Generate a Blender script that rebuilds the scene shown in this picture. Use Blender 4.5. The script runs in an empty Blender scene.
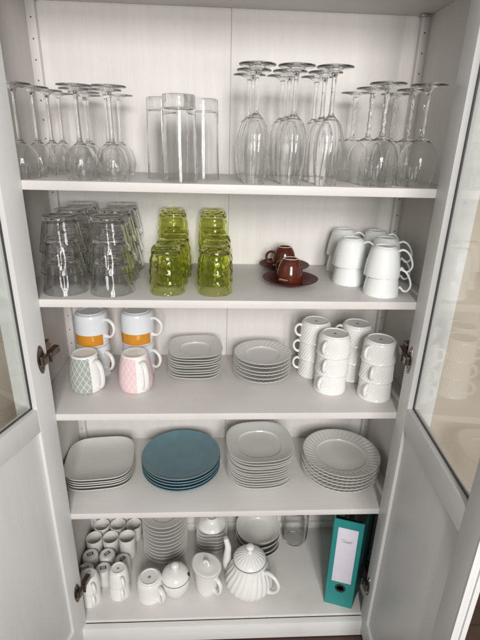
import bpy, bmesh, math, random
from math import pi, sin, cos, radians, atan2, sqrt
from mathutils import Vector, Matrix

random.seed(7)
SC = bpy.context.scene
COL = SC.collection

# ------------------------------------------------------------------ dimensions (metres)
HW, DEP = 0.4926, 0.3366            # inner half width of the cabinet, depth behind the shelf edges
SHELF = [1.3782, 1.1242, 0.8238, 0.5031, 0.0800]   # top faces, from the wine glasses down
Z1, Z2, Z3, Z4, Z5 = SHELF
TH = 0.0188

# ------------------------------------------------------------------ materials
def new_mat(name):
    m = bpy.data.materials.new(name); m.use_nodes = True
    nt = m.node_tree
    return m, nt, nt.nodes, nt.links, nt.nodes['Principled BSDF']

def math_node(N, L, op, a, b=None):
    n = N.new('ShaderNodeMath'); n.operation = op
    for i, v in enumerate((a, b)):
        if v is None: continue
        if isinstance(v, (int, float)): n.inputs[i].default_value = v
        else: L.new(v, n.inputs[i])
    return n.outputs[0]

def surface(name, col, rough=.4, var=.04, scale=(8, 8, 8), bump=.0, bscale=None, spec=.5, detail=4, coat=0, rvar=.08, wear=0):
    m, nt, N, L, p = new_mat(name)
    tc = N.new('ShaderNodeTexCoord'); mp = N.new('ShaderNodeMapping'); mp.inputs['Scale'].default_value = scale
    L.new(tc.outputs['Object'], mp.inputs['Vector'])
    no = N.new('ShaderNodeTexNoise'); no.inputs['Scale'].default_value = 1; no.inputs['Detail'].default_value = detail
    L.new(mp.outputs['Vector'], no.inputs['Vector'])
    cr = N.new('ShaderNodeValToRGB')
    cr.color_ramp.elements[0].position = .3; cr.color_ramp.elements[1].position = .7
    cr.color_ramp.elements[0].color = (*[max(0, c*(1-var)) for c in col], 1)
    cr.color_ramp.elements[1].color = (*[min(1, c*(1+var)) for c in col], 1)
    L.new(no.outputs['Fac'], cr.inputs['Fac']); L.new(cr.outputs['Color'], p.inputs['Base Color'])
    if wear:      # scattered scuffs, specks and faint smears
        ns = N.new('ShaderNodeTexNoise'); ns.inputs['Scale'].default_value = 75; ns.inputs['Detail'].default_value = 2; L.new(tc.outputs['Object'], ns.inputs['Vector'])
        sp = N.new('ShaderNodeMapRange'); sp.inputs[1].default_value = .72; sp.inputs[2].default_value = .80; L.new(ns.outputs['Fac'], sp.inputs[0])
        nl = N.new('ShaderNodeTexNoise'); nl.inputs['Scale'].default_value = 7; nl.inputs['Detail'].default_value = 5; L.new(tc.outputs['Object'], nl.inputs['Vector'])
        sm = N.new('ShaderNodeMapRange'); sm.inputs[1].default_value = .52; sm.inputs[2].default_value = .78; sm.inputs[4].default_value = .16; L.new(nl.outputs['Fac'], sm.inputs[0])
        tot = math_node(N, L, 'MULTIPLY', math_node(N, L, 'MAXIMUM', math_node(N, L, 'MULTIPLY', sp.outputs[0], .5), sm.outputs[0]), wear)
        wx = N.new('ShaderNodeMixRGB'); wx.inputs[2].default_value = (.26, .22, .18, 1)
        L.new(tot, wx.inputs[0]); L.new(cr.outputs['Color'], wx.inputs[1]); L.new(wx.outputs[0], p.inputs['Base Color'])
    mr = N.new('ShaderNodeMapRange'); mr.inputs[3].default_value = rough-rvar*.5; mr.inputs[4].default_value = rough+rvar*.5
    L.new(no.outputs['Fac'], mr.inputs[0]); L.new(mr.outputs[0], p.inputs['Roughness'])
    p.inputs['Specular IOR Level'].default_value = spec
    p.inputs['Coat Weight'].default_value = coat; p.inputs['Coat Roughness'].default_value = .05
    if bump:
        mp2 = N.new('ShaderNodeMapping'); mp2.inputs['Scale'].default_value = bscale or scale
        L.new(tc.outputs['Object'], mp2.inputs['Vector'])
        n2 = N.new('ShaderNodeTexNoise'); n2.inputs['Scale'].default_value = 1; n2.inputs['Detail'].default_value = 6
        L.new(mp2.outputs['Vector'], n2.inputs['Vector'])
        b = N.new('ShaderNodeBump'); b.inputs['Strength'].default_value = bump; b.inputs['Distance'].default_value = .002
        L.new(n2.outputs['Fac'], b.inputs['Height']); L.new(b.outputs['Normal'], p.inputs['Normal'])
    return m

def glass(name, col, rough=0.0, ior=1.47, bump=0):
    m = bpy.data.materials.new(name); m.use_nodes = True
    nt = m.node_tree; N, L = nt.nodes, nt.links
    N.remove(N['Principled BSDF'])
    g = N.new('ShaderNodeBsdfGlass'); g.inputs['Color'].default_value = (*col, 1)
    g.inputs['Roughness'].default_value = rough; g.inputs['IOR'].default_value = ior
    if bump:
        tc = N.new('ShaderNodeTexCoord'); n2 = N.new('ShaderNodeTexNoise'); n2.inputs['Scale'].default_value = 55; n2.inputs['Detail'].default_value = 1
        L.new(tc.outputs['Object'], n2.inputs['Vector'])
        b = N.new('ShaderNodeBump'); b.inputs['Strength'].default_value = bump; b.inputs['Distance'].default_value = .003
        L.new(n2.outputs['Fac'], b.inputs['Height']); L.new(b.outputs['Normal'], g.inputs['Normal'])
    L.new(g.outputs[0], N['Material Output'].inputs['Surface'])
    return m

def pane_glass(name):
    m = bpy.data.materials.new(name); m.use_nodes = True
    nt = m.node_tree; N, L = nt.nodes, nt.links
    N.remove(N['Principled BSDF'])
    fr = N.new('ShaderNodeFresnel'); fr.inputs['IOR'].default_value = 1.5
    ge = N.new('ShaderNodeNewGeometry'); io = N.new('ShaderNodeMapRange'); io.inputs[3].default_value = 1.5; io.inputs[4].default_value = 1/1.5
    L.new(ge.outputs['Backfacing'], io.inputs[0]); L.new(io.outputs[0], fr.inputs['IOR'])
    t = N.new('ShaderNodeBsdfTransparent'); t.inputs['Color'].default_value = (.93, .945, .935, 1)
    gl = N.new('ShaderNodeBsdfGlossy'); gl.inputs['Roughness'].default_value = .012; gl.inputs['Color'].default_value = (1, 1, 1, 1)
    mx = N.new('ShaderNodeMixShader')
    L.new(fr.outputs[0], mx.inputs[0]); L.new(t.outputs[0], mx.inputs[1]); L.new(gl.outputs[0], mx.inputs[2])
    L.new(mx.outputs[0], N['Material Output'].inputs['Surface'])
    return m

def mug_pattern(name, ink, mode):
    """glaze with a printed decoration, in the object's own angle and height"""
    m, nt, N, L, p = new_mat(name)
    tc = N.new('ShaderNodeTexCoord'); sx = N.new('ShaderNodeSeparateXYZ'); L.new(tc.outputs['Object'], sx.inputs[0])
    ang = math_node(N, L, 'ARCTAN2', sx.outputs[1], sx.outputs[0]); z = sx.outputs[2]
    white = (.78, .78, .76) if mode == 'lattice' else (.70, .725, .76)  # banded mugs get a cooler, darker white that paints in their shade
    absang = math_node(N, L, 'ABSOLUTE', ang)
    if mode == 'lattice':
        u = math_node(N, L, 'MULTIPLY', ang, 18/(2*pi)); v = math_node(N, L, 'MULTIPLY', z, 40)
        def lines(s):
            f = math_node(N, L, 'FRACT', s); d = math_node(N, L, 'ABSOLUTE', math_node(N, L, 'SUBTRACT', f, .5))
            return math_node(N, L, 'LESS_THAN', d, .05)
        ln = math_node(N, L, 'MAXIMUM', lines(math_node(N, L, 'ADD', u, v)), lines(math_node(N, L, 'SUBTRACT', math_node(N, L, 'ADD', u, 20), v)))
        zone = math_node(N, L, 'GREATER_THAN', absang, .40)
        below = math_node(N, L, 'LESS_THAN', z, .1015)
        fac = math_node(N, L, 'MULTIPLY', math_node(N, L, 'MULTIPLY', zone, below), math_node(N, L, 'SUBTRACT', 1, math_node(N, L, 'MULTIPLY', ln, .75)))
    else:
        lo = math_node(N, L, 'GREATER_THAN', z, .004); hi = math_node(N, L, 'LESS_THAN', z, .036)
        zone = math_node(N, L, 'GREATER_THAN', absang, .28)
        fac = math_node(N, L, 'MULTIPLY', math_node(N, L, 'MULTIPLY', lo, hi), zone)
    # only the outside of the mug is printed
    ge = N.new('ShaderNodeNewGeometry'); 
    dp = N.new('ShaderNodeVectorMath'); dp.operation = 'DOT_PRODUCT'
    rad = N.new('ShaderNodeCombineXYZ'); L.new(sx.outputs[0], rad.inputs[0]); L.new(sx.outputs[1], rad.inputs[1])
    nobj = N.new('ShaderNodeVectorTransform'); nobj.vector_type = 'NORMAL'; nobj.convert_from = 'WORLD'; nobj.convert_to = 'OBJECT'
    L.new(ge.outputs['Normal'], nobj.inputs[0])
    L.new(nobj.outputs[0], dp.inputs[0]); L.new(rad.outputs[0], dp.inputs[1])
    fac = math_node(N, L, 'MULTIPLY', fac, math_node(N, L, 'GREATER_THAN', dp.outputs['Value'], 0))
    no = N.new('ShaderNodeTexNoise'); no.inputs['Scale'].default_value = 60; L.new(tc.outputs['Object'], no.inputs['Vector'])
    ik = N.new('ShaderNodeMixRGB'); ik.inputs[1].default_value = (*[c*.93 for c in ink], 1); ik.inputs[2].default_value = (*ink, 1); L.new(no.outputs['Fac'], ik.inputs[0])
    mx = N.new('ShaderNodeMixRGB'); mx.inputs[1].default_value = (*white, 1); L.new(ik.outputs[0], mx.inputs[2])
    L.new(fac, mx.inputs[0]); L.new(mx.outputs[0], p.inputs['Base Color'])
    p.inputs['Roughness'].default_value = .14
    return m

def post_mat():
    m = surface('white_post_with_pin_holes', (.70, .68, .655), .5, .04, (40, 40, 2.2), .15, (260, 260, 14), .3)
    nt = m.node_tree; N, L = nt.nodes, nt.links; p = N['Principled BSDF']
    tc = N.new('ShaderNodeTexCoord'); sx = N.new('ShaderNodeSeparateXYZ'); L.new(tc.outputs['Object'], sx.inputs[0])
    fz = math_node(N, L, 'FRACT', math_node(N, L, 'DIVIDE', math_node(N, L, 'ADD', sx.outputs[2], .006), .045))
    dz = math_node(N, L, 'MULTIPLY', math_node(N, L, 'SUBTRACT', fz, .5), .045)
    dx = math_node(N, L, 'SUBTRACT', math_node(N, L, 'ABSOLUTE', sx.outputs[0]), HW-.0105)
    d2 = math_node(N, L, 'SQRT', math_node(N, L, 'ADD', math_node(N, L, 'MULTIPLY', dz, dz), math_node(N, L, 'MULTIPLY', dx, dx)))
    hole = math_node(N, L, 'LESS_THAN', d2, .0019)
    old = p.inputs['Base Color'].links[0].from_socket
    mx = N.new('ShaderNodeMixRGB'); mx.inputs[2].default_value = (.07, .065, .06, 1); L.new(hole, mx.inputs[0]); L.new(old, mx.inputs[1]); L.new(mx.outputs[0], p.inputs['Base Color'])
    return m

M = {}
M['post'] = post_mat()
M['paint'] = surface('white_lacquer', (.72, .715, .70), .42, .03, (3, 60, 60), .14, (16, 240, 240), .4, wear=.6, rvar=.2)
M['door'] = surface('white_door_lacquer', (.69, .69, .68), .38, .018, (60, 60, 3), .12, (240, 240, 16), .45, wear=.22, rvar=.22)
M['shelf'] = surface('white_foil_shelf', (.64, .622, .595), .45, .035, (1.5, 14, 14), .10, (30, 220, 220), .4, wear=.9, rvar=.2)
M['back'] = surface('white_grained_back', (.71, .69, .662), .5, .028, (70, 70, 5), .24, (340, 340, 26), .3, wear=.45, detail=8)
M['metal'] = surface('nickel_hinge', (.22, .18, .15), .32, .25, (60, 60, 60)); M['metal'].node_tree.nodes['Principled BSDF'].inputs['Metallic'].default_value = 1
M['pin'] = surface('zinc_pin', (.35, .35, .34), .4, .1, (60, 60, 60)); M['pin'].node_tree.nodes['Principled BSDF'].inputs['Metallic'].default_value = .8
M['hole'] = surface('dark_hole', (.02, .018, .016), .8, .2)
M['gasket'] = surface('black_gasket', (.05, .048, .045), .6, .2)
M['white_china'] = surface('white_porcelain', (.77, .765, .745), .13, .012, (30, 30, 30), .02, (90, 90, 90), .5)
M['cool_china'] = surface('cool_white_porcelain', (.77, .79, .78), .12, .012, (30, 30, 30), .02, (90, 90, 90), .5)
M['matt_china'] = surface('matt_white_stoneware', (.66, .65, .62), .3, .02, (40, 40, 40), .03, (120, 120, 120), .4)
M['plate'] = surface('white_plate_glaze', (.60, .595, .57), .16, .015, (22, 22, 22), .02, (80, 80, 80), .5)
M['teal_plate'] = surface('petrol_blue_glaze', (.125, .217, .250), .26, .06, (26, 26, 26), .04, (160, 160, 160), .45)
M['brown'] = surface('brown_glaze', (.085, .018, .010), .14, .15, (50, 50, 50), .02, (90, 90, 90), .55)
M['brown_saucer'] = surface('brown_saucer_glaze', (.075, .017, .010), .42, .15, (50, 50, 50), .02, (90, 90, 90), .08)
M['ink'] = surface('stamp_ink_and_gap_shade', (.03, .03, .032), .5, .2)  # prints the marks, and colours the shade rings under the lids
M['script'] = surface('pale_script', (.62, .55, .48), .4, .1)
M['clear'] = glass('clear_glass', (.999, .9995, .999), ior=1.34, bump=.02)
M['heavy'] = glass('pressed_glass', (.998, .999, .998), ior=1.33, bump=.14)
M['faceted'] = glass('faceted_glass', (.999, 1.0, .999), ior=1.34, bump=.30)
M['green'] = glass('green_glass', (.970, .982, .780), ior=1.40, bump=.24)
M['pane'] = pane_glass('door_glass')
M['sage'] = mug_pattern('sage_lattice_glaze', (.35, .385, .350), 'lattice')
M['pink'] = mug_pattern('pink_lattice_glaze', (.78, .56, .58), 'lattice')
M['orange'] = mug_pattern('orange_band_glaze', (.60, .255, .025), 'band')
M['binder'] = surface('teal_binder_card', (.020, .225, .215), .38, .05, (30, 30, 30), .12, (500, 500, 500), .45)
M['binder_shaded'] = surface('teal_binder_cover_shaded', (.008, .07, .07), .45, .06, (30, 30, 30), .12, (500, 500, 500), .4)  # binder teal darkened to paint the door's shade on the right cover
M['label'] = surface('label_paper', (.64, .62, .69), .6, .02, (20, 20, 20))
M['paper'] = surface('paper_leaves', (.55, .54, .5), .8, .15, (4, 300, 4))

def wood_floor():
    m, nt, N, L, p = new_mat('brown_floor_boards')
    tc = N.new('ShaderNodeTexCoord')
    br = N.new('ShaderNodeTexBrick'); br.inputs['Scale'].default_value = 1
    br.inputs['Brick Width'].default_value = 1.2; br.inputs['Row Height'].default_value = .14; br.inputs['Mortar Size'].default_value = .0015
    br.inputs['Color1'].default_value = (.085, .050, .034, 1); br.inputs['Color2'].default_value = (.115, .070, .047, 1); br.inputs['Mortar'].default_value = (.02, .012, .01, 1)
    L.new(tc.outputs['Object'], br.inputs['Vector'])
    mp = N.new('ShaderNodeMapping'); mp.inputs['Scale'].default_value = (3, 60, 1); L.new(tc.outputs['Object'], mp.inputs['Vector'])
    no = N.new('ShaderNodeTexNoise'); no.inputs['Scale'].default_value = 1; no.inputs['Detail'].default_value = 6; L.new(mp.outputs[0], no.inputs['Vector'])
    mx = N.new('ShaderNodeMixRGB'); mx.blend_type = 'MULTIPLY'; mx.inputs[0].default_value = .6
    L.new(br.outputs['Color'], mx.inputs[1]); L.new(no.outputs['Fac'], mx.inputs[2]); L.new(mx.outputs[0], p.inputs['Base Color'])
    p.inputs['Roughness'].default_value = .45
    return m
M['floor'] = wood_floor()
M['wall'] = surface('beige_plaster', (.56, .475, .385), .8, .05, (2.5, 2.5, 2.5), .35, (160, 160, 160), .2)

# ------------------------------------------------------------------ mesh builder
class MB:
    def __init__(self): self.v = []; self.f = []; self.mi = []; self.cur = 0
    def quad_grid(self, rings, closed=True):
        """rings: list of lists of points, or single points as poles"""
        ids = []
        for r in rings:
            if isinstance(r, tuple): self.v.append(r); ids.append(len(self.v)-1)
            else:
                s = len(self.v); self.v += r; ids.append(list(range(s, len(self.v))))
        for a, b in zip(ids, ids[1:]):
            if isinstance(a, int) and isinstance(b, int): continue
            n = len(a) if not isinstance(a, int) else len(b)
            for j in range(n if closed else n-1):
                k = (j+1) % n
                if isinstance(a, int): self._f((a, b[k], b[j]))
                elif isinstance(b, int): self._f((a[j], a[k], b))
                else: self._f((a[j], a[k], b[k], b[j]))
    def _f(self, f): self.f.append(f); self.mi.append(self.cur)
    def lathe(self, prof, seg=48, fn=None):
        """surface of revolution; the outside lies to the right of the profile's direction of travel"""
        rings = []
        for (r, z) in prof:
            if r <= 1e-7: rings.append((0., 0., z)); continue
            ring = []
            for j in range(seg):
                t = 2*pi*j/seg
                if fn: rr, zz = fn(r, z, t)
                else: rr, zz = r, z
                ring.append((rr*cos(t), rr*sin(t), zz))
            rings.append(ring)
        self.quad_grid(rings); return self
    def tube(self, pts, rad, seg=12, flat=1.0, cap=True, up=None):
        pts = [Vector(p) for p in pts]; n = len(pts)
        if not isinstance(rad, (list, tuple)): rad = [rad]*n
        tang = []
        for i in range(n):
            a = pts[max(0, i-1)]; b = pts[min(n-1, i+1)]; tang.append((b-a).normalized())
        u = Vector(up) if up else (Vector((0, 1, 0)) if abs(tang[0].y) < .9 else Vector((1, 0, 0)))
        rings = []
        for i in range(n):
            T = tang[i]; u = (u - T*u.dot(T)).normalized(); w = T.cross(u)
            rings.append([tuple(pts[i] + u*(rad[i]*cos(2*pi*j/seg)) + w*(rad[i]*flat*sin(2*pi*j/seg))) for j in range(seg)])
        if cap: rings = [tuple(pts[0])] + rings + [tuple(pts[-1])]
        self.quad_grid(rings); return self
    def box(self, lo, hi):
        x0, y0, z0 = lo; x1, y1, z1 = hi; s = len(self.v)
        self.v += [(x0,y0,z0),(x1,y0,z0),(x1,y1,z0),(x0,y1,z0),(x0,y0,z1),(x1,y0,z1),(x1,y1,z1),(x0,y1,z1)]
        for f in ((0,3,2,1),(4,5,6,7),(0,1,5,4),(1,2,6,5),(2,3,7,6),(3,0,4,7)): self._f(tuple(s+i for i in f))
        return self
    def prism(self, poly, y0, y1):
        """polygon in x,z (counter-clockwise seen from -y) extruded along y"""
        n = len(poly); s = len(self.v)
        self.v += [(x, y0, z) for x, z in poly] + [(x, y1, z) for x, z in poly]
        self._f(tuple(range(s, s+n))); self._f(tuple(range(s+2*n-1, s+n-1, -1)))
        for i in range(n):
            j = (i+1) % n; self._f((s+j, s+i, s+n+i, s+n+j))
        return self
    def mesh(self, name, mat, bevel=0, angle=38, fix=False):
        me = bpy.data.meshes.new(name); me.from_pydata(self.v, [], self.f)
        mats = mat if isinstance(mat, list) else [mat]
        for m in mats: me.materials.append(m)
        if len(mats) > 1: me.polygons.foreach_set('material_index', self.mi)
        if bevel or fix:
            bm = bmesh.new(); bm.from_mesh(me)
            if fix: bmesh.ops.recalc_face_normals(bm, faces=bm.faces)
            if bevel:
                ed = [e for e in bm.edges if len(e.link_faces) == 2 and e.calc_face_angle(0) > radians(50)]
                bmesh.ops.bevel(bm, geom=ed, offset=bevel, segments=2, profile=.6, affect='EDGES', clamp_overlap=True)
            bm.to_mesh(me); bm.free()
        me.polygons.foreach_set('use_smooth', [True]*len(me.polygons))
        me.set_sharp_from_angle(angle=radians(angle)); me.update()
        return me

def smooth_path(ctrl, n=24):
    """Catmull-Rom through control points"""
    P = [Vector(c) for c in ctrl]; P = [2*P[0]-P[1]] + P + [2*P[-1]-P[-2]]
    out = []; segs = len(P)-3
    for i in range(n+1):
        t = i/n*segs; k = min(int(t), segs-1); u = t-k
        a, b, c, d = P[k:k+4]
        out.append(.5*((2*b) + (c-a)*u + (2*a-5*b+4*c-d)*u*u + (3*b-a-3*c+d)*u**3))
    return out

def smooth_prof(ctrl, n=20): return [(max(0, p.x), p.y) for p in smooth_path([(r, z, 0) for r, z in ctrl], n)]

# ------------------------------------------------------------------ object helpers
def props(o, label=None, cat=None, group=None, kind=None):
    for k, v in (('label', label), ('category', cat), ('group', group), ('kind', kind)):
        if v: o[k] = v
    return o
def obj(name, me, parent=None, loc=(0, 0, 0), rz=0, rot=None):
    o = bpy.data.objects.new(name, me); COL.objects.link(o); o.parent = parent
    o.location = loc; o.rotation_euler = rot if rot else (0, 0, rz)
    return o
KIND = {}
def define(kind, cat, parts, name=None):
    """parts: list of (part_name, mesh, loc, rot, sub-parts); one entry with part_name None = single mesh thing"""
    KIND[kind] = (name or kind, cat, parts)
def place(kind, x, y, z, label, rz=0, group=None, tilt=(0, 0)):
    name, cat, parts = KIND[kind]
    rot = (tilt[0], tilt[1], rz)
    if parts[0][0] is None:
        o = obj(name, parts[0][1], None, (x, y, z), rot=rot)
    else:
        o = obj(name, None, None, (x, y, z), rot=rot); o.empty_display_size = .03
        for p in parts:
            c = obj(p[0], p[1], o, p[2] if len(p) > 2 else (0, 0, 0), rot=p[3] if len(p) > 3 else (0, 0, 0))
            for q in (p[4] if len(p) > 4 else []):
                obj(q[0], q[1], c, q[2] if len(q) > 2 else (0, 0, 0), rot=q[3] if len(q) > 3 else (0, 0, 0))
    return props(o, label, cat, group)
J = lambda a: random.uniform(-a, a)
ORD = ['first', 'second', 'third', 'fourth', 'fifth', 'sixth', 'seventh', 'eighth', 'ninth', 'tenth', 'eleventh', 'twelfth']
def level(i, n):   # i counts from the bottom
    if i == n-1: return 'topmost'
    if i == 0: return 'lowest'
    return ORD[n-1-i] + ' from the top'

# ================================================================== THE SETTING
o = obj('floor', MB().box((-3.5, -3.2, -.05), (3.5, .62, 0)).mesh('floor', M['floor'])); props(o, kind='structure')
o = obj('wall', MB().box((-3.5, DEP+.055, 0.001), (3.5, DEP+.15, 2.7)).mesh('wall', M['wall'])); props(o, kind='structure')

# ================================================================== THE CABINET
cab = obj('display_cabinet', None); cab.empty_display_size = .2
props(cab, 'tall white cabinet with open panelled glass doors and five crowded shelves', 'cabinet')
TOP = 2.02
for s in (-1, 1):
    a, b = sorted((s*HW, s*(HW+.02)))
    obj('side_panel', MB().box((a, 0, .0), (b, DEP+.02, TOP)).mesh('side_panel', M['back'], .0008), cab)
    a, b = sorted((s*.462, s*(HW+.021)))
    obj('front_post', MB().box((a, -.022, .0), (b, -.002, TOP)).mesh('front_post', M['paint'], .0015), cab)
    a, b = sorted((s*(HW-.021), s*(HW+.004)))
    post = obj('corner_post', MB().box((a, DEP-.017, .07), (b, DEP+.002, TOP-.03)).mesh('corner_post', M['post'], .0012), cab)
for x0, x1 in ((-HW-.004, -.0024), (-.0016, HW+.004)):
    obj('back_panel', MB().box((x0, DEP, .05), (x1, DEP+.006, TOP)).mesh('back_panel', M['back'], .0015), cab)
obj('back_seam', MB().box((-.004, DEP+.0045, .05), (.0, DEP+.0075, TOP)).mesh('back_seam', M['shelf']), cab)
for i, z in enumerate(SHELF[:4]):
    obj('shelf', MB().box((-HW+.0008, 0, z-TH), (HW-.0008, DEP-.0008, z)).mesh('shelf', M['shelf'], .0014), cab)
obj('shelf', MB().box((-HW+.0008, 0, 1.7651), (HW-.0008, DEP-.0008, 1.7651+TH)).mesh('shelf', M['shelf'], .0014), cab)
obj('bottom_board', MB().box((-HW+.0008, -.003, Z5-.0105), (HW-.0008, DEP-.0008, Z5)).mesh('bottom_board', M['shelf'], .0012), cab)
obj('top_board', MB().box((-HW-.022, -.022, TOP+.0005), (HW+.022, DEP+.02, TOP+.022)).mesh('top_board', M['paint'], .002), cab)
obj('base_rail', MB().box((-.4605, -.0225, .004), (.4605, -.0042, .0685)).mesh('base_rail', M['paint'], .0015), cab)
obj('back_cleat', MB().box((-HW+.022, DEP-.012, .103), (HW-.022, DEP-.0006, .118)).mesh('back_cleat', M['back'], .001), cab)
for s in (-1, 1):           # little brackets that carry the shelves
    for z in SHELF[:4]+[1.7651+TH]:
        pm = MB().box((-.010, -.004, -.0045), (.010, .004, 0)).mesh('shelf_pin', M['pin'], .001)
        obj('shelf_pin', pm, cab, (s*(HW-.018), DEP-.024, z-TH-.0003))

# doors: local x runs from hinge to free edge, y=0 is the inner face, the thickness goes to the outside
DW, ST, ZB, ZT, ZG, ZP = .4315, .0579, .03, 2.0, .8727, .812
def make_door(sgn, hinge, rz, zh, label):
    TD = .026
    def bx(mb, x0, x1, y0, y1, z0, z1):
        a, b = sorted((sgn*y0, sgn*y1)); mb.box((x0, a, z0), (x1, b, z1))
    mb = MB()
    bx(mb, 0, ST, 0, TD, ZB, ZT)                                   # hinge stile
    bx(mb, DW-ST, DW-.004, 0, TD, ZB, ZT)                          # free stile with a grooved edge
    bx(mb, DW-.0041, DW, 0, .0105, ZB, ZT); bx(mb, DW-.0041, DW, .0165, TD, ZB, ZT)
    d = obj('door', mb.mesh('door', M['door'], .0007), cab, hinge, rz); d['label'] = label
    for z0, z1 in ((ZB+.001, .105), (ZP, ZG), (ZT-.07, ZT-.001)):
        rails = MB(); bx(rails, ST+.0003, DW-ST-.0003, .0004, TD-.0004, z0, z1)
        obj('door_rail', rails.mesh('door_rail', M['door'], .0012), d)
    p = MB(); bx(p, ST+.0004, DW-ST-.0004, .0085, .018, .1055, ZP-.0005)
    obj('door_panel', p.mesh('door_panel', M['door'], .001), d)
    g = MB(); x0, x1, z0, z1 = ST+.0004, DW-ST-.0004, ZG+.0004, ZT-.0705; w = .0018
    for a in ((x0, x0+w, z0, z1), (x1-w, x1, z0, z1), (x0+w, x1-w, z0, z0+w), (x0+w, x1-w, z1-w, z1)): bx(g, a[0], a[1], .0125, .0175, a[2], a[3])
    obj('gasket', g.mesh('gasket', M['gasket']), d)
    p = MB(); bx(p, x0+w+.0002, x1-w-.0002, .0135, .0165, z0+w+.0002, z1-w-.0002)
    obj('glass_pane', p.mesh('glass_pane', M['pane']), d)
    for z in zh:                                                   # concealed hinges: cup plate, elbow and arm
        h = MB(); n = 20
        ring = lambda y, k: [(.022+.0125*k*cos(2*pi*j/n), -sgn*y, z+.036*k*sin(2*pi*j/n)*(.62+.38*abs(sin(2*pi*j/n)))) for j in range(n)]
        h.quad_grid([ring(-.001, 1), ring(.0016, 1), ring(.0022, .9), (.022, -sgn*.0022, z)])
        for dz in (-.024, .024):
            h.tube([(.022, -sgn*.001, z+dz), (.022, -sgn*.0042, z+dz)], .0042, 10)
        h.box((.008, min(-sgn*.001, -sgn*.010), z-.012), (.029, max(-sgn*.001, -sgn*.010), z+.010))
        h.prism([(-.006, z-.009), (.026, z-.011), (.026, z+.007), (-.006, z+.009)], min(-sgn*.006, -sgn*.013), max(-sgn*.006, -sgn*.013))
        h.prism([(-.034, z-.002), (-.004, z-.007), (-.004, z+.009), (-.034, z+.014)], min(sgn*.004, -sgn*.0105), max(sgn*.004, -sgn*.0105))
        h.tube([(.004, -sgn*.0145, z-.012), (.004, -sgn*.0145, z+.012)], .003, 8)
        obj('hinge', h.mesh('hinge', M['metal'], .0006, fix=True), d)
    return d
aR, aL = 1.50218, 1.88092
make_door(1, (.43, -.0005, 0), atan2(-sin(aR), -cos(aR)), (.985, .222, 1.90), 'white right door with glass above a grey shaded panel, swung wide open')
make_door(-1, (-.43, -.0005, 0), atan2(-sin(aL), cos(aL)), (.985, .225, 1.90), 'white left door with glass above a pale panel, swung wide open')
for s in (-1, 1):
    for z in (.985, .222, 1.90):                                   # the mounting plate on the cabinet's side
        a, b = sorted((s*(HW-.0005), s*(HW-.0535)))
        obj('hinge_mount', MB().box((a, .022, z-.002), (b, .052, z+.020)).mesh('hinge_mount', M['metal'], .002), cab)

# ================================================================== GLASSWARE (all upside down)
def stem_glass(kind, name, cat, H, bowl_pts, bh, rs, rf, wall, stem_pts, facets=0, depth=0, seg=48, mat='clear', twist=0):
    """bowl_pts: outer profile from rim (z=0) up to the stem at z=bh"""
    outer = smooth_prof(bowl_pts, 22)
    inner = [(r-wall, z) for r, z in outer if r-wall > .0075 and z < bh*.93]
    ri, zl = inner[-1]
    prof = [(0, zl+.0030), (ri*.4, zl+.0026), (ri*.75, zl+.0015)] + inner[::-1]
    prof += [(outer[0][0]-wall*.5, -.0004)] + outer
    zmax = outer[-1][1]
    def fn(r, z, t):
        if not facets:
            b = max(0, 1-abs(z-bh*.30)/(bh*.2)); return (r+.0006*b*cos(26*t) if r > outer[0][0]*.9 else r), z
        a = max(0, min(1, (z-bh*.25)/(bh*.6)))
        return r*(1 - depth*a*(1-abs(cos(facets*t/2)))), z
    bowl = MB().lathe(prof, seg*(2 if facets else 3), fn).mesh(kind+'_bowl', M[mat], angle=60)
    def sfn(r, z, t):
        return r*(1+(.10*cos(6*t+260*(z-bh)) if twist else 0)), z
    sp = smooth_prof(stem_pts, 26)
    s0 = outer[-1]
    sp[0] = s0
    stem = MB().lathe(sp, seg, None if not twist else (lambda r, z, t: sfn(r, z, t) if (z > s0[1]+.002 and z < sp[-1][1]-.002) else (r, z))).mesh(kind+'_stem', M[mat], angle=60)
    e = sp[-1]
    fp = [e] + smooth_prof([(e[0], e[1]), (e[0]*1.9, H-.0062), (rf*.5, H-.0042), (rf*.98, H-.0024)], 10)[1:] + [(rf, H-.0014), (rf*.985, H-.0004), (rf*.9, H), (rf*.4, H-.0016), (0, H-.002)]
    foot = MB().lathe(fp, seg).mesh(kind+'_foot', M[mat], angle=60)
    define(kind, cat, [('bowl', bowl), ('stem', stem), ('foot', foot)], name)

stem_glass('small_wine', 'wine_glass', 'wine glass', .180,
    [(.0285, 0), (.0315, .012), (.0335, .028), (.0315, .044), (.0235, .060), (.011, .069), (.0058, .075)], .075, .0055, .0350, .0011,
    [(.0058, .075), (.0047, .083), (.0041, .11), (.0038, .14), (.0044, .160), (.0062, .169)])
stem_glass('balloon_wine', 'wine_glass', 'wine glass', .202,
    [(.0345, 0), (.0385, .017), (.0415, .036), (.0405, .056), (.0335, .078), (.018, .094), (.0062, .101)], .101, .0058, .0375, .0011,
    [(.0062, .101), (.0052, .106), (.0045, .125), (.0045, .160), (.0052, .178), (.0068, .191)], twist=1)
stem_glass('flute', 'champagne_flute', 'champagne flute', .227,
    [(.0225, 0), (.0262, .020), (.0298, .050), (.0312, .075), (.0292, .100), (.0215, .122), (.0110, .133), (.0066, .138)], .138, .0062, .0375, .0013,
    [(.0066, .138), (.0052, .146), (.0046, .170), (.0044, .192), (.0050, .206), (.0070, .216)], facets=10, depth=.085, seg=60)

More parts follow.
